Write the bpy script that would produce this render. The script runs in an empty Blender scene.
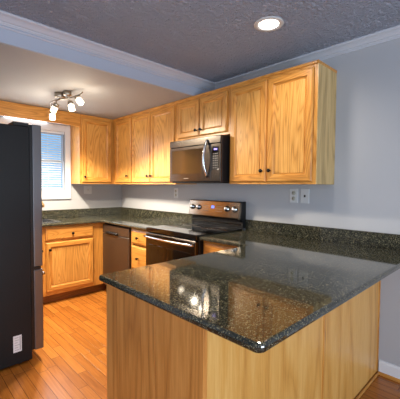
import bpy, bmesh, math, random
from mathutils import Vector, Matrix
random.seed(4)
PI = math.pi
SC = bpy.context.scene
COL = SC.collection

# ------------------------------------------------------------------ camera
YAW, PITCH, ROLL = 0.7693, -0.0394, 0.0074
cam_d = bpy.data.cameras.new('camera'); cam = bpy.data.objects.new('camera', cam_d); COL.objects.link(cam)
cam_d.sensor_fit = 'HORIZONTAL'; cam_d.sensor_width = 36; cam_d.lens = 317.63 * 36 / 400
cam_d.shift_y = -0.0015; cam_d.clip_start = 0.05
_F = Vector((-math.cos(YAW), math.sin(YAW), 0)); _R = Vector((math.sin(YAW), math.cos(YAW), 0)); _U = Vector((0, 0, 1))
_f = _F * math.cos(PITCH) + _U * math.sin(PITCH); _u = -_F * math.sin(PITCH) + _U * math.cos(PITCH)
_r2 = _R * math.cos(ROLL) + _u * math.sin(ROLL); _u2 = _u * math.cos(ROLL) - _R * math.sin(ROLL)
M = Matrix((_r2, _u2, -_f)).transposed().to_4x4(); M.translation = Vector((4.2912, -2.4999, 1.3392))
cam.matrix_world = M
SC.camera = cam

# ------------------------------------------------------------------ world, exposure, large lights
SC.view_settings.view_transform = 'Standard'; SC.view_settings.look = 'None'
SC.view_settings.gamma = 1; SC.view_settings.use_curve_mapping = False
SC.view_settings.exposure = 0.0
W = bpy.data.worlds.new('sky'); SC.world = W; W.use_nodes = True
bg = W.node_tree.nodes['Background']; bg.inputs[0].default_value = (0.30, 0.62, 1.0, 1); bg.inputs[1].default_value = 1.1

def area(name, loc, direction, sx, sy, power, color):
    l = bpy.data.lights.new(name, 'AREA'); l.shape = 'RECTANGLE'; l.size = sx; l.size_y = sy; l.energy = power; l.color = color
    o = bpy.data.objects.new(name, l); COL.objects.link(o); o.location = loc
    o.rotation_euler = Vector(direction).to_track_quat('-Z', 'Y').to_euler(); return o
def spot(name, loc, power, color, size=2.6, blend=.6, rad=.05, target=(0, 0, -1)):
    l = bpy.data.lights.new(name, 'SPOT'); l.energy = power; l.color = color; l.spot_size = size; l.spot_blend = blend; l.shadow_soft_size = rad
    o = bpy.data.objects.new(name, l); COL.objects.link(o); o.location = loc
    o.rotation_euler = Vector(target).to_track_quat('-Z', 'Y').to_euler(); return o
def point(name, loc, power, color, rad=.03):
    l = bpy.data.lights.new(name, 'POINT'); l.energy = power; l.color = color; l.shadow_soft_size = rad
    o = bpy.data.objects.new(name, l); COL.objects.link(o); o.location = loc; return o
DAY = (0.82, 0.90, 1.0)
WARM = (1.0, 0.86, 0.66)
CANC = (1.0, 0.90, 0.78)
area('daylight_dining_window', (7.12, -2.6, 1.25), (-1, 0, .1), 3.0, 2.0, 22, DAY)
area('added_ceiling_uplight', (7.10, -2.6, .45), (-.9, 0, 1), 3.0, .5, 100, DAY)  # unseen upward fill added at the dining window to brighten and cool the ceiling
area('daylight_rear_window', (4.9, -5.12, 1.45), (0, 1, .4), 2.4, 1.4, 44, DAY)
area('daylight_kitchen_window', (0.07, -1.235, 1.66), (1, 0, 0), .70, .75, 6, DAY)

# ------------------------------------------------------------------ materials
def lin(c):
    return tuple(((v / 255) / 12.92 if v / 255 <= .04045 else ((v / 255 + .055) / 1.055) ** 2.4) for v in c) + (1,)
class NT:
    def __init__(s, name):
        s.m = bpy.data.materials.new(name); s.m.use_nodes = True; s.t = s.m.node_tree; s.b = s.t.nodes['Principled BSDF']
    def n(s, typ, **kw):
        x = s.t.nodes.new(typ)
        for k, v in kw.items():
            if k.startswith('_'): setattr(x, k[1:], v)
            else: x.inputs[k.replace('__', ' ')].default_value = v
        return x
    def l(s, a, b): s.t.links.new(a, b)
    def math(s, op, a, b=None, c=None):
        x = s.t.nodes.new('ShaderNodeMath'); x.operation = op
        for i, v in enumerate((a, b, c)):
            if v is None: continue
            if isinstance(v, (int, float)): x.inputs[i].default_value = v
            else: s.l(v, x.inputs[i])
        return x.outputs[0]
    def ramp(s, fac, stops):
        r = s.t.nodes.new('ShaderNodeValToRGB'); e = r.color_ramp.elements
        while len(e) < len(stops): e.new(.5)
        for el, (p, c) in zip(e, stops): el.position = p; el.color = c
        s.l(fac, r.inputs[0]); return r.outputs[0]
    def mix(s, fac, a, b, mode='MIX'):
        x = s.t.nodes.new('ShaderNodeMix'); x.data_type = 'RGBA'; x.blend_type = mode
        for i, v in ((0, fac), (6, a), (7, b)):
            if isinstance(v, (int, float, tuple)): x.inputs[i].default_value = v
            else: s.l(v, x.inputs[i])
        return x.outputs[2]
    def bump(s, h, strength, dist):
        b = s.n('ShaderNodeBump', Strength=strength, Distance=dist); s.l(h, b.inputs['Height']); s.l(b.outputs[0], s.b.inputs['Normal'])
def plain(name, rgb, rough=.5, metal=0, emit=None, es=0, noise=0.03, spec=None):
    t = NT(name); c = lin(rgb)
    nz = t.n('ShaderNodeTexNoise', Scale=9.0, Detail=4.0)
    tc = t.n('ShaderNodeTexCoord'); t.l(tc.outputs['Object'], nz.inputs['Vector'])
    d = tuple(v * (1 - noise * 3) for v in c[:3]) + (1,)
    t.l(t.mix(nz.outputs[0], d, c), t.b.inputs['Base Color'])
    t.b.inputs['Roughness'].default_value = rough; t.b.inputs['Metallic'].default_value = metal
    if spec is not None: t.b.inputs['Specular IOR Level'].default_value = spec
    if emit: t.b.inputs['Emission Color'].default_value = lin(emit); t.b.inputs['Emission Strength'].default_value = es
    return t.m
def oak(name, axis, light, mid, dark, rough=.33, rings=1.0, fine=.7, scale=1.0):
    """oak with long grain along the given axis"""
    t = NT(name)
    tc = t.n('ShaderNodeTexCoord'); oi = t.n('ShaderNodeObjectInfo')
    off = t.n('ShaderNodeVectorMath', _operation='SCALE'); off.inputs[0].default_value = (7.3, 4.1, 9.7); t.l(oi.outputs['Random'], off.inputs['Scale'])
    add = t.n('ShaderNodeVectorMath', _operation='ADD'); t.l(tc.outputs['Object'], add.inputs[0]); t.l(off.outputs[0], add.inputs[1])
    def mapped(cross, along):
        s = [cross * scale] * 3; s['xyz'.index(axis)] = along * scale
        v = t.n('ShaderNodeVectorMath', _operation='MULTIPLY'); v.inputs[1].default_value = s; t.l(add.outputs[0], v.inputs[0]); return v.outputs[0]
    big = t.n('ShaderNodeTexNoise', Scale=1.0, Detail=1.5, Roughness=.45, Distortion=.5); t.l(mapped(6.5, .75), big.inputs['Vector'])
    ring = t.math('PINGPONG', t.math('MULTIPLY', big.outputs[0], 42.0 * rings), 1.0)
    ring = t.math('POWER', ring, 1.7)
    fib = t.n('ShaderNodeTexNoise', Scale=1.0, Detail=3.0, Roughness=.65); t.l(mapped(120, 6), fib.inputs['Vector'])
    broad = t.n('ShaderNodeTexNoise', Scale=1.0, Detail=2.0); t.l(mapped(9, .7), broad.inputs['Vector'])
    f = t.math('ADD', t.math('MULTIPLY', ring, .34), t.math('MULTIPLY', fib.outputs[0], fine))
    f = t.math('ADD', f, t.math('MULTIPLY', t.math('SUBTRACT', broad.outputs[0], .5), .35))
    c = t.ramp(f, [(.18, lin(light)), (.50, lin(mid)), (.98, lin(dark))])
    t.l(c, t.b.inputs['Base Color']); t.b.inputs['Roughness'].default_value = rough
    t.bump(fib.outputs[0], .12, .002)
    return t.m
OL, OM, OD = (224, 164, 84), (204, 140, 62), (146, 88, 34)
OAK = {a: oak('honey_oak_' + a, a, OL, OM, OD) for a in 'xyz'}
OAKP = {a: oak('oak_panel_' + a, a, (230, 176, 98), (210, 150, 72), (140, 86, 34), rings=1.0) for a in 'z'}
PALE = oak('pale_oak_side', 'z', (222, 194, 138), (204, 170, 110), (150, 122, 74), rings=.5, fine=.8)
BACKP = oak('daylit_panel_oak', 'z', (236, 188, 112), (220, 162, 82), (182, 122, 54), rough=.34, rings=.16, fine=.7)  # peninsula oak, paler tone carries the daylight on the back
ENDP = oak('shaded_panel_oak', 'z', (224, 156, 82), (204, 134, 62), (156, 94, 40), rough=.42, rings=.4, fine=.7)  # same peninsula oak, darkened: shade on the end is put into the colour

def granite():
    t = NT('dark_green_granite'); tc = t.n('ShaderNodeTexCoord')
    def cells(scale):
        v = t.n('ShaderNodeTexVoronoi', Scale=scale); t.l(tc.outputs['Object'], v.inputs['Vector'])
        sp = t.n('ShaderNodeSeparateXYZ'); t.l(v.outputs['Color'], sp.inputs[0]); return sp.outputs
    a, b = cells(210.0), cells(420.0)
    n2 = t.n('ShaderNodeTexNoise', Scale=30.0, Detail=3.0, Roughness=.6); t.l(tc.outputs['Object'], n2.inputs['Vector'])
    base = t.ramp(b[0], [(.0, lin((20, 22, 19))), (.5, lin((40, 42, 35))), (.85, lin((62, 61, 49)))])
    c = t.mix(t.ramp(a[1], [(.86, (0, 0, 0, 1)), (.95, (1, 1, 1, 1))]), base, lin((118, 112, 86)))
    c = t.mix(t.ramp(b[1], [(.94, (0, 0, 0, 1)), (.97, (1, 1, 1, 1))]), c, lin((160, 154, 128)))
    c = t.mix(t.ramp(n2.outputs[0], [(.42, (0, 0, 0, 1)), (.68, (.6, .6, .6, 1))]), c, lin((32, 34, 28)))
    t.l(c, t.b.inputs['Base Color']); t.b.inputs['Roughness'].default_value = .06
    t.b.inputs['IOR'].default_value = 1.72
    return t.m
GRAN = granite()

def floor_mat():
    t = NT('oak_strip_floor'); tc = t.n('ShaderNodeTexCoord'); sp = t.n('ShaderNodeSeparateXYZ'); t.l(tc.outputs['Object'], sp.inputs[0])
    X, Y = sp.outputs[0], sp.outputs[1]
    Wd, L = .066, .50
    ry = t.math('DIVIDE', Y, Wd); row = t.math('FLOOR', ry); fy = t.math('FRACT', ry)
    wn = t.n('ShaderNodeTexWhiteNoise', _noise_dimensions='1D'); t.l(row, wn.inputs['W'])
    rx = t.math('ADD', t.math('DIVIDE', X, L), t.math('MULTIPLY', wn.outputs['Value'], 7.0)); colm = t.math('FLOOR', rx); fx = t.math('FRACT', rx)
    cb = t.n('ShaderNodeCombineXYZ'); t.l(row, cb.inputs[0]); t.l(colm, cb.inputs[1])
    w2 = t.n('ShaderNodeTexWhiteNoise', _noise_dimensions='3D'); t.l(cb.outputs[0], w2.inputs['Vector'])
    v = t.n('ShaderNodeVectorMath', _operation='MULTIPLY'); v.inputs[1].default_value = (3.0, 45, 1); t.l(tc.outputs['Object'], v.inputs[0])
    v2 = t.n('ShaderNodeVectorMath', _operation='ADD'); t.l(v.outputs[0], v2.inputs[0]); s2 = t.n('ShaderNodeVectorMath', _operation='SCALE', Scale=40.0); t.l(w2.outputs['Color'], s2.inputs[0]); t.l(s2.outputs[0], v2.inputs[1])
    g = t.n('ShaderNodeTexNoise', Scale=1.0, Detail=4.0, Roughness=.6, Distortion=1.0); t.l(v2.outputs[0], g.inputs['Vector'])
    f = t.math('ADD', t.math('MULTIPLY', w2.outputs['Value'], .28), t.math('MULTIPLY', g.outputs[0], .8))
    c = t.ramp(f, [(.15, lin((198, 132, 60))), (.5, lin((178, 110, 44))), (.9, lin((134, 76, 28)))])
    e1 = t.math('LESS_THAN', t.math('ABSOLUTE', t.math('SUBTRACT', fy, .5)), .472)
    e2 = t.math('LESS_THAN', t.math('ABSOLUTE', t.math('SUBTRACT', fx, .5)), .496)
    seam = t.math('MULTIPLY', e1, e2)
    t.l(t.mix(seam, lin((112, 64, 26)), c), t.b.inputs['Base Color']); t.b.inputs['Roughness'].default_value = .26
    t.bump(seam, .3, .002)
    return t.m
FLOOR = floor_mat()
def paint(name, rgb, bump_scale=0, bump=0, dist=.01, rough=.75):
    t = NT(name); tc = t.n('ShaderNodeTexCoord'); nz = t.n('ShaderNodeTexNoise', Scale=bump_scale or 60.0, Detail=3.0, Roughness=.6); t.l(tc.outputs['Object'], nz.inputs['Vector'])
    c = lin(rgb); t.l(t.mix(nz.outputs[0], tuple(v * .97 for v in c[:3]) + (1,), c), t.b.inputs['Base Color']); t.b.inputs['Roughness'].default_value = rough
    if bump:
        h = t.ramp(nz.outputs[0], [(.35, (0, 0, 0, 1)), (.65, (1, 1, 1, 1))]) if bump > .3 else nz.outputs[0]
        t.bump(h, bump, dist)
    return t.m
WALL = paint('lavender_grey_paint', (178, 180, 185), 90, .05, .001)
CEIL = paint('popcorn_ceiling', (214, 222, 244), 50, 1.0, .12, .9)
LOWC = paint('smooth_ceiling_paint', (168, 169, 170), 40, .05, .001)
TRIM = paint('white_trim_paint', (226, 229, 234), rough=.35)
CROWN = paint('crown_paint', (198, 203, 214), rough=.35)
SOFF = paint('soffit_paint', (176, 184, 200), 60, .04, .001)
KNOBM = plain('black_knob_metal', (22, 20, 20), .35, .6)
def steel(name, rgb, axis, rough=.28, metal=1.0):
    t = NT(name); tc = t.n('ShaderNodeTexCoord'); v = t.n('ShaderNodeVectorMath', _operation='MULTIPLY'); s = [400.0] * 3; s['xyz'.index(axis)] = 3.0
    v.inputs[1].default_value = s; t.l(tc.outputs['Object'], v.inputs[0]); nz = t.n('ShaderNodeTexNoise', Scale=1.0, Detail=2.0); t.l(v.outputs[0], nz.inputs['Vector'])
    c = lin(rgb); t.l(t.mix(nz.outputs[0], tuple(x * .8 for x in c[:3]) + (1,), c), t.b.inputs['Base Color'])
    t.b.inputs['Metallic'].default_value = metal; t.b.inputs['Roughness'].default_value = rough
    return t.m
BSTEEL = steel('black_stainless', (98, 92, 87), 'x', .2)
BSTEELD = steel('black_stainless_dishwasher', (112, 100, 88), 'x', .36, .85)
CHROME = plain('bright_steel', (214, 216, 222), .16, 1.0, noise=.01)
BLACKG = plain('black_glass', (10, 10, 11), .05, spec=.8)
BLACKP = plain('black_plastic', (20, 20, 22), .35)
FRSIDE = None
def fridge_side():
    t = NT('textured_black_side'); tc = t.n('ShaderNodeTexCoord'); nz = t.n('ShaderNodeTexNoise', Scale=160.0, Detail=2.0); t.l(tc.outputs['Object'], nz.inputs['Vector'])
    t.b.inputs['Base Color'].default_value = lin((17, 19, 22)); t.b.inputs['Roughness'].default_value = .5; t.b.inputs['Specular IOR Level'].default_value = .3
    t.bump(nz.outputs[0], .25, .002); return t.m
FRSIDE = fridge_side()
FRDOOR = plain('fridge_door_steel', (120, 118, 120), .36, .85)
PLATE = plain('pale_cover_plate', (206, 208, 210), .4)
PLATED = plain('outlet_insert', (176, 174, 160), .45)
SLOT = plain('dark_slot', (38, 36, 34), .6)
LABELW = plain('white_label_paper', (222, 224, 228), .6)
BRASS = plain('brushed_brass', (178, 142, 92), .3, .9)
NICKEL = plain('brushed_nickel', (176, 168, 156), .28, 1.0)
SHADE = plain('glowing_frosted_glass', (255, 246, 230), .4, emit=(255, 240, 214), es=2.4)
CANE = plain('glowing_lamp_lens', (255, 250, 240), .4, emit=(255, 246, 232), es=7.0)
STRIPE = plain('strip_lamp_lens', (240, 246, 250), .4, emit=(235, 244, 250), es=4.0)
DISPB = plain('blue_display', (60, 90, 200), .3, emit=(96, 128, 255), es=1.6)
DISPV = plain('violet_display', (120, 110, 220), .3, emit=(150, 136, 255), es=1.2)
BTN = plain('grey_button', (96, 92, 90), .4)
PRINT = plain('grey_print', (150, 154, 162), .6)
BLIND = plain('white_blind_slat', (226, 234, 244), .5)
SINKM = plain('sink_steel', (190, 190, 192), .25, 1.0)
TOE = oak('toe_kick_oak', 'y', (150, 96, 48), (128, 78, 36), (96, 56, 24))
def glass_mat():
    t = NT('window_glass'); nt = t.t; nt.nodes.remove(t.b)
    tr = nt.nodes.new('ShaderNodeBsdfTransparent'); gl = nt.nodes.new('ShaderNodeBsdfGlossy'); gl.inputs['Roughness'].default_value = .02
    fr = nt.nodes.new('ShaderNodeFresnel'); mx = nt.nodes.new('ShaderNodeMixShader')
    nt.links.new(fr.outputs[0], mx.inputs[0]); nt.links.new(tr.outputs[0], mx.inputs[1]); nt.links.new(gl.outputs[0], mx.inputs[2])
    nt.links.new(mx.outputs[0], nt.nodes['Material Output'].inputs[0]); return t.m
GLASS = glass_mat()

# ------------------------------------------------------------------ mesh helpers
class MB:
    """collects geometry in world coordinates"""
    def __init__(s): s.bm = bmesh.new()
    def box(s, x0, x1, y0, y1, z0, z1, mi=0, bev=0, seg=1):
        b2 = bmesh.new(); bmesh.ops.create_cube(b2, size=1)
        for v in b2.verts: v.co = Vector(((x0 + x1) / 2 + v.co.x * (x1 - x0), (y0 + y1) / 2 + v.co.y * (y1 - y0), (z0 + z1) / 2 + v.co.z * (z1 - z0)))
        if bev: bmesh.ops.bevel(b2, geom=b2.edges[:], offset=bev, segments=seg, affect='EDGES', profile=.5)
        for f in b2.faces: f.material_index = mi
        s._merge(b2); return s
    def _merge(s, b2):
        m = bpy.data.meshes.new('tmp'); b2.to_mesh(m); b2.free(); s.bm.from_mesh(m); bpy.data.meshes.remove(m)
    def cyl(s, p0, p1, r, r2=None, seg=20, mi=0, caps=True):
        p0, p1 = Vector(p0), Vector(p1); d = p1 - p0; q = d.to_track_quat('Z', 'Y')
        b2 = bmesh.new(); bmesh.ops.create_cone(b2, cap_ends=caps, segments=seg, radius1=r, radius2=r if r2 is None else r2, depth=d.length)
        for v in b2.verts: v.co = q @ v.co + (p0 + p1) / 2
        for f in b2.faces: f.material_index = mi; f.smooth = len(f.verts) == 4
        s._merge(b2); return s
    def lathe(s, base, axis, prof, seg=20, mi=0):
        base, q = Vector(base), Vector(axis).to_track_quat('Z', 'Y'); rings = []
        b = s.bm
        for r, h in prof:
            rings.append([b.verts.new(q @ Vector((r * math.cos(2 * PI * i / seg), r * math.sin(2 * PI * i / seg), h)) + base) for i in range(seg)])
        for a, c in zip(rings, rings[1:]):
            for i in range(seg):
                f = b.faces.new((a[i], a[(i + 1) % seg], c[(i + 1) % seg], c[i])); f.smooth = True; f.material_index = mi
        for rg in (rings[0][::-1], rings[-1]):
            if (rg[0].co - rg[seg // 2].co).length > 1e-5:
                f = b.faces.new(rg); f.material_index = mi
        return s
    def tube(s, pts, r, seg=10, mi=0):
        pts = [Vector(p) for p in pts]; b = s.bm; rings = []; n = len(pts); prev = None
        for i, p in enumerate(pts):
            d = (pts[min(i + 1, n - 1)] - pts[max(i - 1, 0)]).normalized()
            ref = prev if prev is not None else (Vector((0, 0, 1)) if abs(d.z) < .9 else Vector((1, 0, 0)))
            a = (ref - d * ref.dot(d)).normalized(); c = d.cross(a); prev = a
            rr = r[i] if isinstance(r, (list, tuple)) else r
            rings.append([b.verts.new(p + (a * math.cos(2 * PI * k / seg) + c * math.sin(2 * PI * k / seg)) * rr) for k in range(seg)])
        for a, c in zip(rings, rings[1:]):
            for k in range(seg):
                f = b.faces.new((a[k], a[(k + 1) % seg], c[(k + 1) % seg], c[k])); f.smooth = True; f.material_index = mi
        for rg in (rings[0][::-1], rings[-1]): b.faces.new(rg).material_index = mi
        return s
    def prism(s, poly, fn, a, b_, mi=0):
        """poly of 2D points, fn(u,v,w)->xyz, extruded from w=a to w=b_"""
        b = s.bm; lo = [b.verts.new(fn(u, v, a)) for u, v in poly]; hi = [b.verts.new(fn(u, v, b_)) for u, v in poly]; n = len(poly)
        fs = [b.faces.new(lo), b.faces.new(hi)] + [b.faces.new((lo[i], lo[(i + 1) % n], hi[(i + 1) % n], hi[i])) for i in range(n)]
        for f in fs: f.material_index = mi
        return s
    def build(s, name, mats, parent=None, origin=None, smooth=False):
        bmesh.ops.recalc_face_normals(s.bm, faces=s.bm.faces[:])
        o0 = Vector(origin) if origin is not None else (Vector(parent['_o']) if parent is not None else Vector((0, 0, 0)))
        for v in s.bm.verts: v.co -= o0
        if smooth:
            for f in s.bm.faces: f.smooth = True
        me = bpy.data.meshes.new(name); s.bm.to_mesh(me); s.bm.free()
        for m in (mats if isinstance(mats, (list, tuple)) else [mats]): me.materials.append(m)
        o = bpy.data.objects.new(name, me); COL.objects.link(o)
        if parent is not None: o.parent = parent; o['_o'] = tuple(o0)
        else: o.location = o0; o['_o'] = tuple(o0)
        return o
def B(*a, **k): return MB().box(*a, **k)
def thing(name, label, cat, loc, group=None):
    o = bpy.data.objects.new(name, None); COL.objects.link(o); o.location = loc; o.empty_display_size = .1; o['_o'] = tuple(loc)
    o['label'] = label; o['category'] = cat
    if group: o['group'] = group
    return o
def tag(o, label, cat, group=None):
    o['label'] = label; o['category'] = cat
    if group: o['group'] = group
    return o
def struct(o): o['kind'] = 'structure'; return o
# facing frames: (u, out, z) -> world
def front_y(plane): return lambda u, o, z: Vector((u, plane - o, z))
def front_x(plane): return lambda u, o, z: Vector((plane + o, u, z))
def fbox(mb, fn, u0, u1, o0, o1, z0, z1, mi=0, bev=0):
    a, b = fn(u0, o0, z0), fn(u1, o1, z1)
    return mb.box(min(a.x, b.x), max(a.x, b.x), min(a.y, b.y), max(a.y, b.y), z0, z1, mi, bev)
def rings(mb, fn, u0, u1, z0, z1, prof, cap_mi=2):
    b = mb.bm; rs = []
    for ins, o in prof:
        rs.append([b.verts.new(fn(u, o, z)) for u, z in ((u0 + ins, z0 + ins), (u1 - ins, z0 + ins), (u1 - ins, z1 - ins), (u0 + ins, z1 - ins))])
    for a, c in zip(rs, rs[1:]):
        for i in range(4):
            f = b.faces.new((a[i], a[(i + 1) % 4], c[(i + 1) % 4], c[i])); f.material_index = 1 if i in (0, 2) else 0
    f = b.faces.new(rs[-1]); f.material_index = cap_mi
    f = b.faces.new(rs[0]); f.material_index = 0
DOORP = [(0, 0.0005), (0, .012), (.008, .020), (.048, .020), (.050, .014), (.060, .006), (.064, .004), (.066, .0085)]
DRAWP = [(0, 0.0005), (0, .012), (.010, .016), (.018, .020), (.019, .020)]
def knob(parent, fn, u, z):
    p = fn(u, .0203, z); ax = fn(u, 1, z) - fn(u, 0, z)
    m = MB(); m.lathe(p, ax, [(.008, 0), (.007, .006), (.0055, .012), (.012, .017), (.0155, .022), (.0145, .027), (.009, .0305), (0.0001, .0315)], 16)
    return m.build('knob', KNOBM, parent)
def door(parent, fn, u0, u1, z0, z1, ku=None, kz=None, axis='x', name='door', prof=DOORP):
    m = MB(); rings(m, fn, u0, u1, z0, z1, prof, 2)
    d = m.build(name, [OAK['z'], OAK[axis], OAKP['z'] if name == 'door' else OAK[axis]], parent)
    if ku is not None:
        if isinstance(ku, (int, float)): ku = [ku]
        for k in ku: knob(d, fn, k, kz)
    return d
def cabinet(name, label, fn, u0, u1, z0, z1, depth, axis, cat='cabinet', group=None, stiles=(.04, .04), mids=(), top_lip=True, toe=0, rails=(.045, .045), body_mat=None, midrails=(), low=None):
    """fn(u,out,z); front of the face frame at out=0, body behind it"""
    base = fn((u0 + u1) / 2, -depth / 2, z0 - toe)
    t = thing(name, label, cat, base, group)
    m = MB()
    if low is None: fbox(m, fn, u0, u1, -depth, -.019, z0, z1)
    else:
        fbox(m, fn, low[0], u1, -depth, -.019, z0, z1); fbox(m, fn, u0, low[0], -depth, -.019, z0, low[1])
    m.build('cabinet_body', body_mat or OAK['z'], t)
    m = MB()
    fbox(m, fn, u0, u0 + stiles[0], -.019, 0, z0, z1, 0); fbox(m, fn, u1 - stiles[1], u1, -.019, 0, z0, z1, 0)
    for c in mids: fbox(m, fn, c - .025, c + .025, -.019, 0, z0 + rails[0], z1 - rails[1], 0)
    fbox(m, fn, u0 + stiles[0], u1 - stiles[1], -.019, 0, z0, z0 + rails[0], 1); fbox(m, fn, u0 + stiles[0], u1 - stiles[1], -.019, 0, z1 - rails[1], z1, 1)
    for c in midrails: fbox(m, fn, u0 + stiles[0], u1 - stiles[1], -.019, 0, c - .02, c + .02, 1)
    m.build('face_frame', [OAK['z'], OAK[axis]], t)
    if toe:
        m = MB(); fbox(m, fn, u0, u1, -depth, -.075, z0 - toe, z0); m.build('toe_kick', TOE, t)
    return t

# ------------------------------------------------------------------ structure
ZC, ZL, XS = 2.41, 2.2485, 1.923
RX, RY = 7.2, -5.2          # far limits of the dining side
KY = -2.62                  # wall behind the refrigerator
UB, UT = 1.3616, 2.2453     # upper cabinets
struct(B(-.1, RX + .1, RY - .1, .1, -.06, 0).build('floor', FLOOR))
struct(B(XS, RX + .1, RY - .1, .1, ZC, ZC + .06).build('ceiling', CEIL))
struct(B(-.1, XS - .02, KY - .1, .1, ZL, ZL + .06).build('ceiling_low', LOWC))
struct(B(XS - .02, XS, KY - .1, .1, ZL, ZC + .06).build('soffit', SOFF))
struct(B(-.1, RX + .1, 0, .1, 0, ZC).build('wall_range', WALL))
WY0, WY1, WZ0, WZ1 = -1.60, -.848, 1.268, 2.04
m = MB(); m.box(-.1, 0, KY - .1, WY0, 0, ZL); m.box(-.1, 0, WY1, 0, 0, ZL); m.box(-.1, 0, WY0, WY1, 0, WZ0); m.box(-.1, 0, WY0, WY1, WZ1, ZL)
struct(m.build('wall_window', WALL))
struct(B(0, XS, KY - .1, KY, 0, ZL).build('wall_fridge', WALL))
struct(B(XS - .1, XS, RY, KY - .1, 0, ZC).build('wall_partition', WALL))
m = MB(); m.box(RX, RX + .1, RY, -4.15, 0, ZC); m.box(RX, RX + .1, -1.05, 0, 0, ZC); m.box(RX, RX + .1, -4.15, -1.05, 2.28, ZC); m.box(RX, RX + .1, -4.15, -1.05, 0, .22)
struct(m.build('wall_dining', WALL))
m = MB(); m.box(XS, 3.65, RY - .1, RY, 0, ZC); m.box(6.15, RX, RY - .1, RY, 0, ZC); m.box(3.65, 6.15, RY - .1, RY, 2.18, ZC); m.box(3.65, 6.15, RY - .1, RY, 0, .72)
struct(m.build('wall_rear', WALL))

# crown moulding: profile (out from wall, drop from ceiling)
CP = [(0, 0), (.082, 0), (.082, -.008), (.074, -.014), (.060, -.018), (.044, -.028), (.034, -.037), (.022, -.040), (.020, -.045), (.012, -.048), (.010, -.053), (0, -.053)]
m = MB(); m.prism(CP, lambda u, v, w: Vector((XS + u, w, ZC + v)), KY, 0); struct(m.build('trim_1', CROWN))
m = MB(); m.prism(CP, lambda u, v, w: Vector((w, -u, ZC + v)), XS, RX); struct(m.build('trim_2', CROWN))
# small bead at the foot of the soffit crown
BP = [(0, 0), (.010, -.002), (.012, -.007), (.006, -.012), (0, -.012)]
m = MB(); m.prism(BP, lambda u, v, w: Vector((XS + u, w, 2.352 + v)), KY, 0); struct(m.build('trim_3', CROWN))
# baseboard on the range wall right of the peninsula, with an oak shoe
m = MB(); m.prism([(0, .001), (.014, .001), (.014, .082), (.008, .096), (0, .100)], lambda u, v, w: Vector((w, -u, v)), 3.585, RX); struct(m.build('baseboard_range', TRIM))
m = MB(); m.prism([(.0141, .001), (.030, .001), (.028, .010), (.022, .017), (.0141, .020)], lambda u, v, w: Vector((w, -u, v)), 3.585, RX); struct(m.build('trim_4', OAK['x']))

# kitchen window
win = thing('window_1', '', '', (0, (WY0 + WY1) / 2, WZ0)); del win['label']; del win['category']; win['kind'] = 'structure'
m = MB()
for a in ((WY1, WY1 + .067, WZ0 - .09, WZ1 + .085), (WY0 - .09, WY0, WZ0 - .09, WZ1 + .085), (WY0, WY1, WZ1, WZ1 + .085), (WY0, WY1, WZ0 - .09, WZ0)):
    m.box(0.0005, .020, a[0], a[1], a[2], a[3], bev=.003)
m.box(.020, .028, WY0 - .09, WY1 + .067, WZ0 - .104, WZ0 - .09); m.box(.020, .026, WY1 + .050, WY1 + .067, WZ0 - .09, WZ1 + .085)
m.build('window_casing', TRIM, win)
m = MB()
for z0, z1 in ((WZ0, 1.66), (1.635, WZ1)):
    x0, x1 = (-.05, -.03) if z0 == WZ0 else (-.075, -.055)
    m.box(x0, x1, WY0, WY0 + .02, z0, z1); m.box(x0, x1, WY1 - .02, WY1, z0, z1); m.box(x0, x1, WY0 + .02, WY1 - .02, z0, z0 + .03); m.box(x0, x1, WY0 + .02, WY1 - .02, z1 - .03, z1)
m.build('window_sash', plain('sash_vinyl', (190, 206, 226), .4), win)
m = MB(); m.box(-.042, -.038, WY0 + .02, WY1 - .02, WZ0 + .03, 1.63); m.box(-.067, -.063, WY0 + .02, WY1 - .02, 1.665, WZ1 - .03); m.build('pane', GLASS, win)

# ------------------------------------------------------------------ upper cabinets
FY = front_y(.3032 * -1)     # face frame front at y=-.3032 ; door fronts at -.3232
FY = front_y(-.3032)
def lip(parent, x0, x1, y0, y1, ends):
    m = MB(); m.box(x0, x1, y0 - .012, y1, UT, UT + .003) if False else m.box(x0, x1, y0 - .010, y0 - .0002, UT - .022, UT, 0, .003)
    if ends: m.box(x1, x1 + .008, y0 - .010, y1, UT - .022, UT, 0, .003)
    return m.build('top_moulding', OAK['x'], parent)
UG = 'oak wall cabinets along the range wall'
c = cabinet('wall_cabinet', 'tall oak wall cabinet with two doors and bare side at the right end', FY, 2.406, 3.222, UB, UT, .3022, 'x', group=UG, mids=(2.808,), body_mat=PALE)
door(c, FY, 2.424, 2.799, UB + .02, 2.200, 2.768, 1.470); door(c, FY, 2.812, 3.196, UB + .02, 2.200, 2.845, 1.470); lip(c, 2.406, 3.222, -.3032, -.001, True)
m = MB(); m.box(3.2222, 3.227, -.3032, -.001, UB, UT); m.build('end_panel', PALE, c)
c = cabinet('wall_cabinet', 'short oak wall cabinet with two small doors directly above the microwave', FY, 1.656, 2.405, 1.812, UT, .3022, 'x', group=UG)
door(c, FY, 1.690, 2.014, 1.838, 2.200, 1.985, 1.893); door(c, FY, 2.024, 2.374, 1.838, 2.200, 2.055, 1.893); lip(c, 1.656, 2.405, -.3032, -.001, False)
c = cabinet('wall_cabinet', 'tall oak wall cabinet with two doors just left of the microwave', FY, .785, 1.655, UB, UT, .3022, 'x', group=UG, mids=(1.192,))
door(c, FY, .795, 1.186, UB + .02, 2.200, 1.155, 1.457); door(c, FY, 1.198, 1.630, UB + .02, 2.200, 1.226, 1.457); lip(c, .785, 1.655, -.3032, -.001, False)
c = cabinet('wall_cabinet', 'narrow single door oak wall cabinet in the corner of the range wall', FY, .3235, .784, UB, UT, .3022, 'x', group=UG, stiles=(.05, .03))
door(c, FY, .380, .772, UB + .02, 2.200, .700, 1.466); lip(c, .3235, .784, -.3032, -.001, False)
FX = front_x(.3032)
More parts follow.
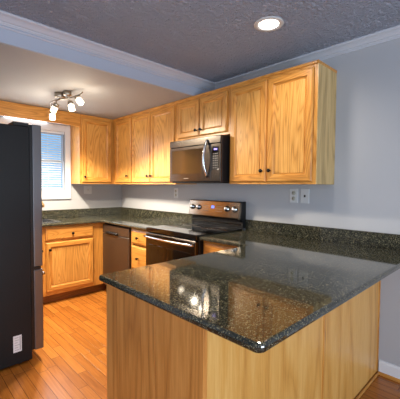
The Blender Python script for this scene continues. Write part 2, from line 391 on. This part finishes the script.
c = cabinet('wall_cabinet', 'single door oak wall cabinet on the window wall, right of the window', FX, -.777, -.001, UB, UT, .3022, 'y', stiles=(.03, .35))
door(c, FX, -.752, -.345, UB + .02, 2.200, -.724, 1.452, 'y')
c = cabinet('wall_cabinet', 'oak wall cabinet on the window wall beyond the refrigerator', FX, -2.5, -1.745, UB, UT, .3022, 'y')
door(c, FX, -2.48, -2.13, UB + .02, 2.2, -2.16, 1.45, 'y'); door(c, FX, -2.115, -1.765, UB + .02, 2.2, -2.085, 1.45, 'y')
# valance
m = MB(); m.box(.285, .322, -1.7445, -.7775, 2.089, UT, 0, .003)
tag(m.build('wood_valance', OAK['y'], origin=(.3, -1.26, 2.089)), 'long honey oak valance board spanning above the kitchen window', 'valance')
t = thing('strip_light', 'slim white strip light under the oak valance above the window', 'light', (.06, -1.29, 2.128))
B(.001, .07, -1.57, -1.05, 2.150, 2.185, bev=.003).build('housing', TRIM, t); B(.008, .062, -1.55, -1.07, 2.138, 2.1498, bev=.003).build('lens', STRIPE, t)

# ------------------------------------------------------------------ base cabinets
CT0, CT1 = .884, .914
BZ0 = .105
BX = front_x(.600)     # window-wall run front
BYF = front_y(-.600)   # range-wall run front
c = cabinet('base_cabinet', 'honey oak base cabinet with one drawer over one door beside the dishwasher', BX, -1.318, -.001, BZ0, CT0 - .001, .599, 'y', toe=.104, stiles=(.022, .735), midrails=(.71,), low=(-1.09, .72))
door(c, BX, -1.298, -.748, .722, .866, -1.005, .787, 'y', 'drawer', DRAWP); door(c, BX, -1.298, -.748, .150, .700, -1.262, .622, 'y')
c = cabinet('base_cabinet', 'oak sink base cabinet partly hidden behind the refrigerator', BX, -2.20, -1.319, BZ0, .722, .599, 'y', toe=.104, mids=(-1.76,))
m = MB(); fbox(m, BX, -2.20, -1.319, -.019, 0, .7225, CT0 - .001); m.build('face_rail', OAK['y'], c)
door(c, BX, -1.752, -1.334, .150, .700, -1.350, .622, 'y'); door(c, BX, -2.185, -1.766, .150, .700, -2.15, .622, 'y'); door(c, BX, -2.18, -1.334, .722, .866, None, None, 'y', 'drawer_front', DRAWP)
c = cabinet('base_cabinet', 'narrow oak base cabinet with a stack of drawers between dishwasher and range', BYF, 1.236, 1.622, BZ0, CT0 - .001, .599, 'x', toe=.104, stiles=(.03, .03))
for z0, z1 in ((.705, .862), (.430, .685), (.150, .410)):
    door(c, BYF, 1.258, 1.600, z0, z1, 1.400, (z0 + z1) / 2 - (.005 if z0 > .7 else 0), 'x', 'drawer', DRAWP)
c = cabinet('base_cabinet', 'oak base cabinet right of the range, its front nearly hidden by the peninsula', BYF, 2.378, 2.909, BZ0, CT0 - .001, .599, 'x', toe=.104)
door(c, BYF, 2.40, 2.85, .150, .690, 2.46, .62, 'x'); door(c, BYF, 2.40, 2.85, .712, .862, 2.63, .787, 'x', 'drawer', DRAWP)
# peninsula
t = thing('peninsula_cabinet', 'oak peninsula base with plain panelled end and back under the granite', 'cabinet', (3.24, -.9, 0))
B(2.924, 3.553, -1.766, -.62, .1, CT0 - .001).build('cabinet_body', OAK['z'], t)
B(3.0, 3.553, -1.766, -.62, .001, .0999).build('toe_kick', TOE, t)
B(2.922, 3.307, -1.785, -1.7662, .001, CT0 - .001, bev=.0015).build('end_panel', ENDP, t)
B(3.309, 3.5735, -1.785, -1.7662, .001, CT0 - .001, bev=.0015).build('end_panel', ENDP, t)
B(3.5532, 3.5735, -1.766, -.905, .001, CT0 - .001).build('back_panel', BACKP, t)
B(3.5532, 3.5735, -.881, -.0165, .001, CT0 - .001).build('back_panel', BACKP, t)
B(3.5534, 3.5785, -.905, -.881, .001, CT0 - .001, bev=.002).build('panel_batten', OAK['z'], t)
B(3.5737, 3.5785, -.0165, -.001, .001, CT0 - .001).build('edge_strip', OAK['z'], t)
B(3.5787, 3.592, -1.785, -.02, .001, .018, bev=.004).build('shoe_moulding', OAK['y'], t)
FXm = lambda u, o, z: Vector((2.9238 - o, u, z))
for a, b in ((-1.755, -1.32), (-1.305, -.87)):
    m = MB(); rings(m, FXm, a, b, .15, .70, DOORP, 2); m.build('door', [OAK['z'], OAK['y'], OAKP['z']], t)

# ------------------------------------------------------------------ countertops
def slab(xs, ys, inside, round_v, front):
    """grid slab; inside(cx,cy); round_v: list of (x,y,radius) corners; front(x,y)->True on exposed edges"""
    bm = bmesh.new(); V = {}
    def vt(i, j, k):
        if (i, j, k) not in V: V[i, j, k] = bm.verts.new((xs[i], ys[j], (CT0, CT1)[k]))
        return V[i, j, k]
    nx, ny = len(xs) - 1, len(ys) - 1
    ok = lambda i, j: 0 <= i < nx and 0 <= j < ny and inside((xs[i] + xs[i + 1]) / 2, (ys[j] + ys[j + 1]) / 2)
    for i in range(nx):
        for j in range(ny):
            if not ok(i, j): continue
            for k in (0, 1): bm.faces.new([vt(i, j, k), vt(i + 1, j, k), vt(i + 1, j + 1, k), vt(i, j + 1, k)])
            for di, dj, e in ((-1, 0, ((i, j), (i, j + 1))), (1, 0, ((i + 1, j), (i + 1, j + 1))), (0, -1, ((i, j), (i + 1, j))), (0, 1, ((i, j + 1), (i + 1, j + 1)))):
                if not ok(i + di, j + dj):
                    (a, b), (c_, d) = e; bm.faces.new([vt(a, b, 0), vt(c_, d, 0), vt(c_, d, 1), vt(a, b, 1)])
    bmesh.ops.recalc_face_normals(bm, faces=bm.faces[:])
    for x, y, r in round_v:
        es = [e for e in bm.edges if all(abs(v.co.x - x) < 1e-4 and abs(v.co.y - y) < 1e-4 for v in e.verts)]
        bmesh.ops.bevel(bm, geom=es, offset=r, segments=5, affect='EDGES', profile=.5)
    es = []
    for e in bm.edges:
        if len(e.link_faces) == 2 and abs(e.verts[0].co.z - e.verts[1].co.z) < 1e-5:
            n0, n1 = (f.normal for f in e.link_faces)
            mid = (e.verts[0].co + e.verts[1].co) / 2
            if abs(n0.dot(n1)) < .3 and front(mid.x, mid.y): es.append(e)
    bmesh.ops.bevel(bm, geom=es, offset=.011, segments=4, affect='EDGES', profile=.5)
    mb = MB(); mb.bm.free(); mb.bm = bm; return mb
SX0, SX1, SY0, SY1 = .11, .50, -1.86, -1.13
t = thing('countertop', 'L-shaped dark granite countertop around the corner, running left of the range to the sink', 'countertop', (.4, -.9, CT0))
xs = [.001, SX0, SX1, .6477, 1.6235]; ys = [-2.5, SY0, SY1, -.6477, -.001]
mb = slab(xs, ys, lambda x, y: (x < .6477 or y > -.6477) and not (SX0 < x < SX1 and SY0 < y < SY1), [(.6477, -.6477, .03)],
          lambda x, y: (x > .6 and x < 1.6 and y < -.6))
ct = mb.build('granite_slab', GRAN, t)
m = MB(); m.box(.001, .021, -2.5, -.001, CT1 + .0003, 1.019, 0, .002); m.box(.0211, 1.6235, -.021, -.001, CT1 + .0003, 1.019, 0, .002); m.build('backsplash', GRAN, t)
t = thing('countertop', 'wide dark granite countertop of the peninsula in the foreground', 'countertop', (3.3, -.9, CT0))
XA, XB, YA = 2.8747, 3.8081, -1.8032
xs = [2.3715, XA, XB]; ys = [YA, -.6477, -.001]
mb = slab(xs, ys, lambda x, y: x > XA or y > -.6477, [(XA, YA, .014), (XB, YA, .028), (XB, -.001, .002)], lambda x, y: not (y > -.01 or x < 2.38))
mb.build('granite_slab', GRAN, t)
m = MB(); m.box(2.3725, XB + .02, -.021, -.001, CT1 + .0003, 1.019, 0, .002); m.build('backsplash', GRAN, t)

# sink + faucet
t = thing('kitchen_sink', 'stainless drop-in sink in the counter under the window', 'sink', (.3, -1.5, .73))
m = MB()
for x0, x1, y0, y1 in ((SX0 - .03, SX0 + .004, SY0 - .02, SY1 + .03), (SX1 - .004, SX1 + .02, SY0 - .02, SY1 + .03), (SX0 + .004, SX1 - .004, SY1 - .004, SY1 + .03), (SX0 + .004, SX1 - .004, SY0 - .02, SY0 + .004)):
    m.box(x0, x1, y0, y1, CT1 + .0006, CT1 + .006)
m.build('rim', SINKM, t)
m = MB(); e = .005
m.box(SX0 + e, SX0 + e + .003, SY0 + e, SY1 - e, .74, CT1); m.box(SX1 - e - .003, SX1 - e, SY0 + e, SY1 - e, .74, CT1)
m.box(SX0 + e, SX1 - e, SY0 + e, SY0 + e + .003, .74, CT1); m.box(SX0 + e, SX1 - e, SY1 - e - .003, SY1 - e, .74, CT1); m.box(SX0 + e, SX1 - e, SY0 + e, SY1 - e, .737, .74)
m.build('basin', SINKM, t)
t = thing('faucet', 'brass toned kitchen faucet at the sink, its tip peeking past the refrigerator', 'faucet', (.075, -1.36, CT1))
m = MB(); m.lathe((.052, -1.36, CT1 + .007), (0, 0, 1), [(.024, 0), (.024, .012), (.014, .03), (.013, .12), (.011, .15)], 16); m.build('base', BRASS, t)
pts = [(.052, -1.36, 1.06)] + [(.052 + .075 * (1 - math.cos(a)) , -1.36 + .085 * (1 - math.cos(a)), 1.10 + .07 * math.sin(a)) for a in [PI * k / 12 for k in range(0, 12)]] + [(.202, -1.19, 1.10)]
m = MB(); m.tube(pts, .010, 12); m.lathe((.202, -1.19, 1.115), (0, 0, -1), [(.011, 0), (.015, .01), (.015, .04), (.012, .045)], 14); m.build('spout', BRASS, t)
m = MB(); m.tube([(.052, -1.375, 1.0), (.052, -1.42, 1.02), (.052, -1.45, 1.03)], .006, 8); m.build('lever', BRASS, t)

# ------------------------------------------------------------------ dishwasher
t = thing('dishwasher', 'dark stainless dishwasher under the counter near the inside corner', 'dishwasher', (.92, -.33, 0))
B(.606, 1.230, -.590, -.03, .10, .872).build('tub', BLACKP, t)
m = MB(); m.box(.612, 1.218, -.625, -.5905, .110, .752, 0, .004)
m.build('door', BSTEELD, t)
m = MB(); m.box(.612, 1.218, -.625, -.5905, .756, .862, 0, .004); m.build('control_panel', BSTEELD, t)
m = MB(); m.box(.715, .985, -.646, -.6252, .762, .784, 0, .005); m.build('pocket_handle', BLACKP, t)
B(.62, 1.22, -.54, -.50, .001, .0998).build('toe_kick', BLACKP, t)

# ------------------------------------------------------------------ range
RX0, RX1 = 1.628, 2.366
t = thing('kitchen_range', 'electric range with black glass top and four silver knobs on its rear panel', 'range', (2.0, -.35, 0))
B(RX0, RX1, -.640, -.012, .03, .881, bev=.003).build('range_body', BLACKP, t)
B(RX0, RX1, -.674, -.060, .8815, .929, bev=.005).build('cooktop', BLACKG, t)
for cx, cy, r in ((1.80, -.50, .10), (2.19, -.50, .085), (1.80, -.23, .075), (2.19, -.23, .10)):
    for rr in (r, r * .6):
        prev = [(cx + rr * math.cos(a), cy + rr * math.sin(a),   .9292) for a in [2 * PI * k / 40 for k in range(41)]]
        m = MB(); m.tube(prev, .0008, 4); m.build('burner_ring', BTN, t)
od = MB(); od.box(RX0 + .004, RX1 - .004, -.682, -.6405, .215, .875, 0, .006)
d = od.build('oven_door', BSTEEL, t)
B(1.69, 2.30, -.6845, -.6822, .33, .765, bev=.001).build('oven_window', BLACKG, d)
pts = [(1.655 + .705 * k / 16, -.712 - .028 * math.sin(PI * k / 16), .843) for k in range(17)]
m = MB(); m.tube(pts, .0105, 12)
for x in (1.675, 2.345): m.cyl((x, -.6825, .843), (x, -.716, .843), .010)
m.build('handle', CHROME, d)
B(RX0 + .004, RX1 - .004, -.678, -.6405, .045, .205, bev=.006).build('storage_drawer', BSTEEL, t)
for x in (RX0 + .05, RX1 - .05):
    for y in (-.6, -.08): MB().cyl((x, y, .0005), (x, y, .0298), .015).build('foot', BLACKP, t)
# back guard (profile in y,z)
m = MB(); m.prism([(-.012, .9295), (-.052, .9295), (-.052, 1.00), (-.040, 1.022), (-.040, 1.178), (-.034, 1.190), (-.012, 1.190)], lambda u, v, w: Vector((w, u, v)), RX0 + .004, RX1 - .012)
bgp = m.build('backguard', BLACKP, t)
tilt = lambda x, h, o: Vector((x, -.082 + (h * .024) - o, 1.030 + h * .150))
m = MB(); m.prism([(-.041, 1.020), (-.094, 1.022), (-.098, 1.030), (-.074, 1.182), (-.066, 1.190), (-.041, 1.190)], lambda u, v, w: Vector((w, u, v)), RX0 - .002, RX1 - .018)
cpn = m.build('control_panel', steel('control_panel_steel', (140, 128, 116), 'x', .15), t)
m = MB(); m.prism([(-.012, .9295), (-.060, .9295), (-.060, .99), (-.098, 1.018), (-.098, 1.030), (-.074, 1.184), (-.064, 1.193), (-.012, 1.193)], lambda u, v, w: Vector((w, u, v)), RX1 - .0178, RX1 + .004)
m.build('end_cap', BLACKP, t)
m = MB(); m.box(RX0 + .004, RX1 - .02, -.060, -.0525, .960, .975); m.build('vent_trim', BSTEEL, t)
nrm = Vector((0, -.152, .024)).normalized()
def on_panel(x, z):
    k = (z - 1.030) / .152; return Vector((x, -.098 + .024 * k, z)) + nrm * .0003
for x in (1.682, 1.780, 2.190, 2.290):
    m = MB(); m.lathe(on_panel(x, 1.114), nrm, [(.030, 0), (.029, .006), (.022, .008), (.021, .026), (.018, .029), (.0001, .029)], 24); kb = m.build('knob', CHROME, cpn)
    p = on_panel(x, 1.114) + nrm * .0295; MB().box(p.x - .003, p.x + .003, p.y - .003, p.y + .001, p.z - .016, p.z + .016).build('pointer', BLACKP, kb) if False else None
def panel_rect(mb, x0, x1, z0, z1, th=.001):
    a = on_panel(x0, z0); b = on_panel(x0, z1); vs = []
    mb.prism([(a.y, a.z), (b.y, b.z), (b.y - th, b.z), (a.y - th, a.z)], lambda u, v, w: Vector((w, u, v)), x0, x1)
m = MB(); panel_rect(m, 1.97, 2.01, 1.113, 1.137); m.build('display', DISPB, cpn)
m = MB()
for i in range(5):
    for j in range(3):
        x = 1.845 + i * .022; 
        if i < 4: panel_rect(m, x, x + .013, 1.080 + j * .024, 1.086 + j * .024)
m.build('button_markings', BTN, cpn); m = MB()
for i in range(4):
    for j in range(3): panel_rect(m, 2.035 + i * .024, 2.047 + i * .024, 1.080 + j * .024, 1.086 + j * .024)
m.build('button_markings', BTN, cpn)

# ------------------------------------------------------------------ microwave
MX0, MX1, MZ0, MZ1 = 1.662, 2.380, 1.383, 1.800
t = thing('microwave', 'over-the-range microwave in dark stainless with a curved vertical handle', 'microwave', (2.03, -.2, MZ0))
B(MX0, MX1, -.376, -.002, MZ0, MZ1, bev=.002).build('microwave_body', BLACKP, t)
B(MX0 - .002, MX1 + .002, -.3995, -.3762, MZ1 - .068, MZ1, bev=.004).build('vent_grille', BSTEEL, t)
d = B(MX0 - .002, 2.262, -.3995, -.3762, MZ0 + .002, MZ1 - .070, bev=.004).build('door', BSTEEL, t)
B(1.700, 2.165, -.4012, -.3997, 1.462, 1.700, bev=.0005).build('door_window', plain('smoked_window_glass', (58, 44, 30), .07, spec=.9), d)
pts = [(2.215, -.402 - .048 * math.sin(PI * k / 18) ** .8 if 0 < k < 18 else -.402, 1.425 + .345 * k / 18) for k in range(19)]
m = MB(); m.tube(pts, [.010] * 2 + [.012] * 15 + [.010] * 2, 12); m.build('handle', CHROME, d)
cp = B(2.2635, MX1 + .002, -.3995, -.3762, MZ0 + .002, MZ1 - .070, bev=.004).build('control_panel', BSTEEL, t)
B(2.280, 2.358, -.4008, -.3997, 1.49, 1.70).build('keypad', BLACKG, cp)
B(2.300, 2.340, -.4020, -.4009, 1.668, 1.684).build('display', DISPV, cp)
m = MB()
for i in range(3):
    for j in range(7): m.box(2.288 + i * .023, 2.304 + i * .023, -.4018, -.4009, 1.505 + j * .021, 1.515 + j * .021)
m.build('buttons', BTN, cp)
B(1.885, 1.955, -.4004, -.3997, 1.414, 1.420).build('badge', plain('badge_grey', (150, 138, 118), .4), d)
B(MX0 + .01, MX1 - .01, -.372, -.03, MZ0 - .012, MZ0 - .0003).build('underside_vent', BLACKP, t)

# ------------------------------------------------------------------ refrigerator
FX0, FX1 = .835, 1.72
t = thing('refrigerator', 'tall black refrigerator with dark steel doors and a white sticker on its side', 'refrigerator', (1.28, -2.1, 0))
B(FX0, FX1, -2.4880, -1.7650, .022, 1.768, bev=.004).build('cabinet_body', FRSIDE, t)
B(FX0 + .002, FX1 - .003, -1.7645, -1.7470, .09, 1.785).build('gasket', BLACKP, t)
for x0, x1 in ((FX0, 1.274), (1.279, FX1)):
    d = B(x0, x1, -1.7465, -1.6830, .722, 1.790, bev=.006, seg=2).build('door', FRDOOR, t)
    hx = x1 - .05 if x0 == FX0 else x0 + .05
    m = MB(); m.tube([(hx, -1.6820, .80), (hx, -1.6380, .83), (hx, -1.6280, 1.2), (hx, -1.6380, 1.6), (hx, -1.6820, 1.63)], .011, 10); m.build('handle', CHROME, d)
d = B(FX0, FX1, -1.7465, -1.6830, .082, .700, bev=.006, seg=2).build('freezer_drawer', FRDOOR, t)
m = MB(); m.tube([(FX0 + .1, -1.6820, .63), (FX0 + .12, -1.6380, .63), (FX1 - .12, -1.6380, .63), (FX1 - .1, -1.6820, .63)], .011, 10); m.build('handle', CHROME, d)
B(FX1 - .06, FX1 + .004, -1.7450, -1.6980, .702, .720).build('hinge', BLACKP, t)
B(FX1 - .14, FX1 - .004, -1.8730, -1.7670, 1.7685, 1.795, bev=.003).build('hinge_cover', BLACKP, t)
B(FX0 + .02, FX1 - .02, -1.8080, -1.7780, .0215, .0218).build('base_grille', BLACKP, t)
for x in (FX0 + .06, FX1 - .06):
    for y in (-2.4080, -1.8380): MB().cyl((x, y, .0005), (x, y, .0218), .022).build('foot', BLACKP, t)
lb = B(FX1 + .0003, FX1 + .001, -1.8930, -1.8370, .113, .236).build('energy_sticker', LABELW, t)
m = MB()
for k, (a, b) in enumerate(((-.004, .030), (-.004, .024), (-.004, .034), (-.004, .020), (-.004, .030), (-.004, .026))):
    m.box(FX1 + .0011, FX1 + .0014, -1.8840, -1.8840 + b, .128 + k * .018, .131 + k * .018)
m.box(FX1 + .0011, FX1 + .0014, -1.8500, -1.8450, .125, .225)
m.build('sticker_print', PRINT, lb)

# ------------------------------------------------------------------ outlets
def outlet(fn, u, z, w, h, kind, label, name='wall_outlet'):
    t = thing(name, label, 'outlet' if kind == 'duplex' else ('jack' if kind == 'jack' else 'switch'), fn(u, .0006, z))
    m = MB(); fbox(m, fn, u - w / 2, u + w / 2, .0006, .0065, z - h / 2, z + h / 2, 0, .0022); m.build('cover_plate', PLATE, t)
    ax = fn(u, 1, z) - fn(u, 0, z)
    if kind == 'duplex':
        for s in (-1, 1):
            m = MB(); m.lathe(fn(u, .0066, z + s * .024), ax, [(.0175, 0), (.0175, .003), (.0001, .003)], 20); r = m.build('receptacle', PLATED, t)
            m = MB()
            for q in (-.006, .006): fbox(m, fn, u + q - .001, u + q + .001, .0097, .0102, z + s * .024 - .002, z + s * .024 + .007)
            m.build('slots', SLOT, r)
    elif kind == 'jack':
        m = MB(); fbox(m, fn, u - .008, u + .008, .0066, .009, z - .010, z + .010, 0, .001); m.build('jack_socket', SLOT, t)
    else:
        m = MB(); fbox(m, fn, u - .005, u + .005, .0066, .016, z - .010, z + .010, 0, .002); m.build('toggle', PLATED, t)
    return t
WYF = front_y(0); WXF = front_x(0)
outlet(WYF, 2.882, 1.264, .078, .122, 'duplex', 'duplex outlet under the tall right cabinet, left of the jack plate')
outlet(WYF, 2.984, 1.264, .078, .122, 'jack', 'single jack wall plate under the tall right cabinet', 'jack_plate')
outlet(WYF, 1.289, 1.256, .075, .12, 'duplex', 'duplex outlet on the wall just left of the range')
outlet(WXF, -.535, 1.28, .115, .115, 'switch', 'wide pale switch plate under the cabinet right of the window', 'switch_plate')

# ------------------------------------------------------------------ window blind
t = thing('window_blind', 'white horizontal slat blind hanging in the kitchen window', 'blind', (-.012, -1.235, WZ0 + .002))
B(-.026, -.002, WY0 + .012, WY1 - .004, WZ1 - .030, WZ1 - .001).build('headrail', BLIND, t)
m = MB(); z = WZ1 - .045
while z > WZ0 + .03:
    m.prism([(-.024, z + .008), (-.014, z + .003), (-.004, z - .005), (-.004, z - .0042), (-.014, z + .0038), (-.024, z + .0088)], lambda u, v, w: Vector((u, w, v)), WY0 + .012, WY1 - .045); z -= .030
m.build('slats', BLIND, t)
B(-.024, -.004, WY0 + .012, WY1 - .045, WZ0 + .004, WZ0 + .016).build('bottom_rail', BLIND, t)
for y in (WY0 + .12, -1.06):
    m = MB(); m.tube([(-.0015, y, WZ1 - .03), (-.0015, y, WZ0 + .012)], .0022, 6); m.build('ladder_cord', BLIND, t)

# ------------------------------------------------------------------ ceiling lights
LC = (1.115, -1.285, ZL)
t = thing('track_light', 'brushed nickel ceiling light with curved bar and four glowing square-shouldered frosted shades', 'ceiling light', LC)
m = MB(); m.lathe((1.04, -1.29, ZL - .0005), (0, 0, -1), [(.050, 0), (.050, .042), (.045, .048), (.0001, .048)], 28)
m.build('canopy', NICKEL, t)
m = MB(); m.lathe((1.155, -1.262, ZL - .0005), (0, 0, -1), [(.038, 0), (.038, .036), (.034, .040), (.0001, .040)], 24); m.build('canopy', NICKEL, t)
def bez(ps, n=30):
    out = []
    for s in range(len(ps) - 1):
        p0, p1, p2, p3 = (Vector(ps[max(0, min(len(ps) - 1, s + k))]) for k in (-1, 0, 1, 2))
        for k in range(n // (len(ps) - 1)):
            u = k / (n // (len(ps) - 1)); out.append(.5 * ((2 * p1) + (p2 - p0) * u + (2 * p0 - 5 * p1 + 4 * p2 - p3) * u * u + (3 * p1 - p0 - 3 * p2 + p3) * u ** 3))
    out.append(Vector(ps[-1])); return out
bar = bez([(.83, -1.30, 2.150), (.90, -1.325, 2.178), (1.00, -1.31, 2.185), (1.14, -1.262, 2.185), (1.26, -1.222, 2.188), (1.315, -1.20, 2.205), (1.325, -1.185, 2.225)], 36)
m = MB(); m.tube(bar, .007, 8); m.build('curved_bar', NICKEL, t)
m = MB(); m.cyl((1.04, -1.29, ZL - .0481), (1.03, -1.30, 2.186), .008); m.build('stem', NICKEL, t); m = MB(); m.cyl((1.155, -1.262, ZL - .0401), (1.15, -1.258, 2.186), .008); m.build('stem', NICKEL, t)
heads = [((.835, -1.300, 2.150), (.822, -1.287, 2.048), (.10, -.02, -1)), ((1.00, -1.31, 2.180), (.945, -1.315, 2.100), (-.45, -.25, -.85)),
         ((1.14, -1.262, 2.180), (1.165, -1.226, 2.095), (.30, .10, -.95)), ((1.27, -1.222, 2.19), (1.325, -1.212, 2.130), (.75, .20, -.80))]
for a, c_, dr in heads:
    a, c_, dr = Vector(a), Vector(c_), Vector(dr).normalized()
    neck = c_ - dr * .062
    m = MB(); m.tube([a, (a + neck) / 2 + Vector((0, 0, .008)), neck], .005, 8); m.lathe(neck, dr, [(.010, -.012), (.024, -.006), (.027, .004), (.027, .028), (.022, .031)], 18); hd = m.build('lamp_head', NICKEL, t)
    m = MB(); m.lathe(neck + dr * .0312, dr, [(.022, 0), (.028, .001), (.0295, .004), (.0295, .054), (.028, .057), (.0001, .057)], 24); m.build('lamp_shade', SHADE, hd)
    pp = neck + dr * .112
    spot('track_lamp_beam', pp, 84.0, WARM, 2.5, .4, .03, (dr.x * .5, dr.y * .5, -1))
    point('track_lamp_glow', pp, 2.6, WARM, .035)
def can(x, y, label, power, seen=True):
    t = thing('recessed_light', label, 'ceiling light', (x, y, ZC - .004), 'recessed ceiling lights')
    m = MB(); m.lathe((x, y, ZC - .0005), (0, 0, -1), [(.098, 0), (.096, .004), (.085, .008), (.068, .006), (.066, .0015)], 36); m.build('trim_ring', PLATE, t)
    m = MB(); m.lathe((x, y, ZC - .0007), (0, 0, -1), [(.066, 0), (.064, .004), (.045, .010), (.0001, .013)], 32); m.build('lamp_lens', CANE, t)
    spot('recessed_lamp', (x, y, ZC - .035), power, CANC, 2.7, .7, .06)
can(3.068, -.698, 'round recessed light glowing in the textured ceiling near the range wall', 24)
can(3.25, -1.70, 'round recessed light in the ceiling above the front of the peninsula', 48)

for o in list(SC.objects):
    if '_o' in o: del o['_o']
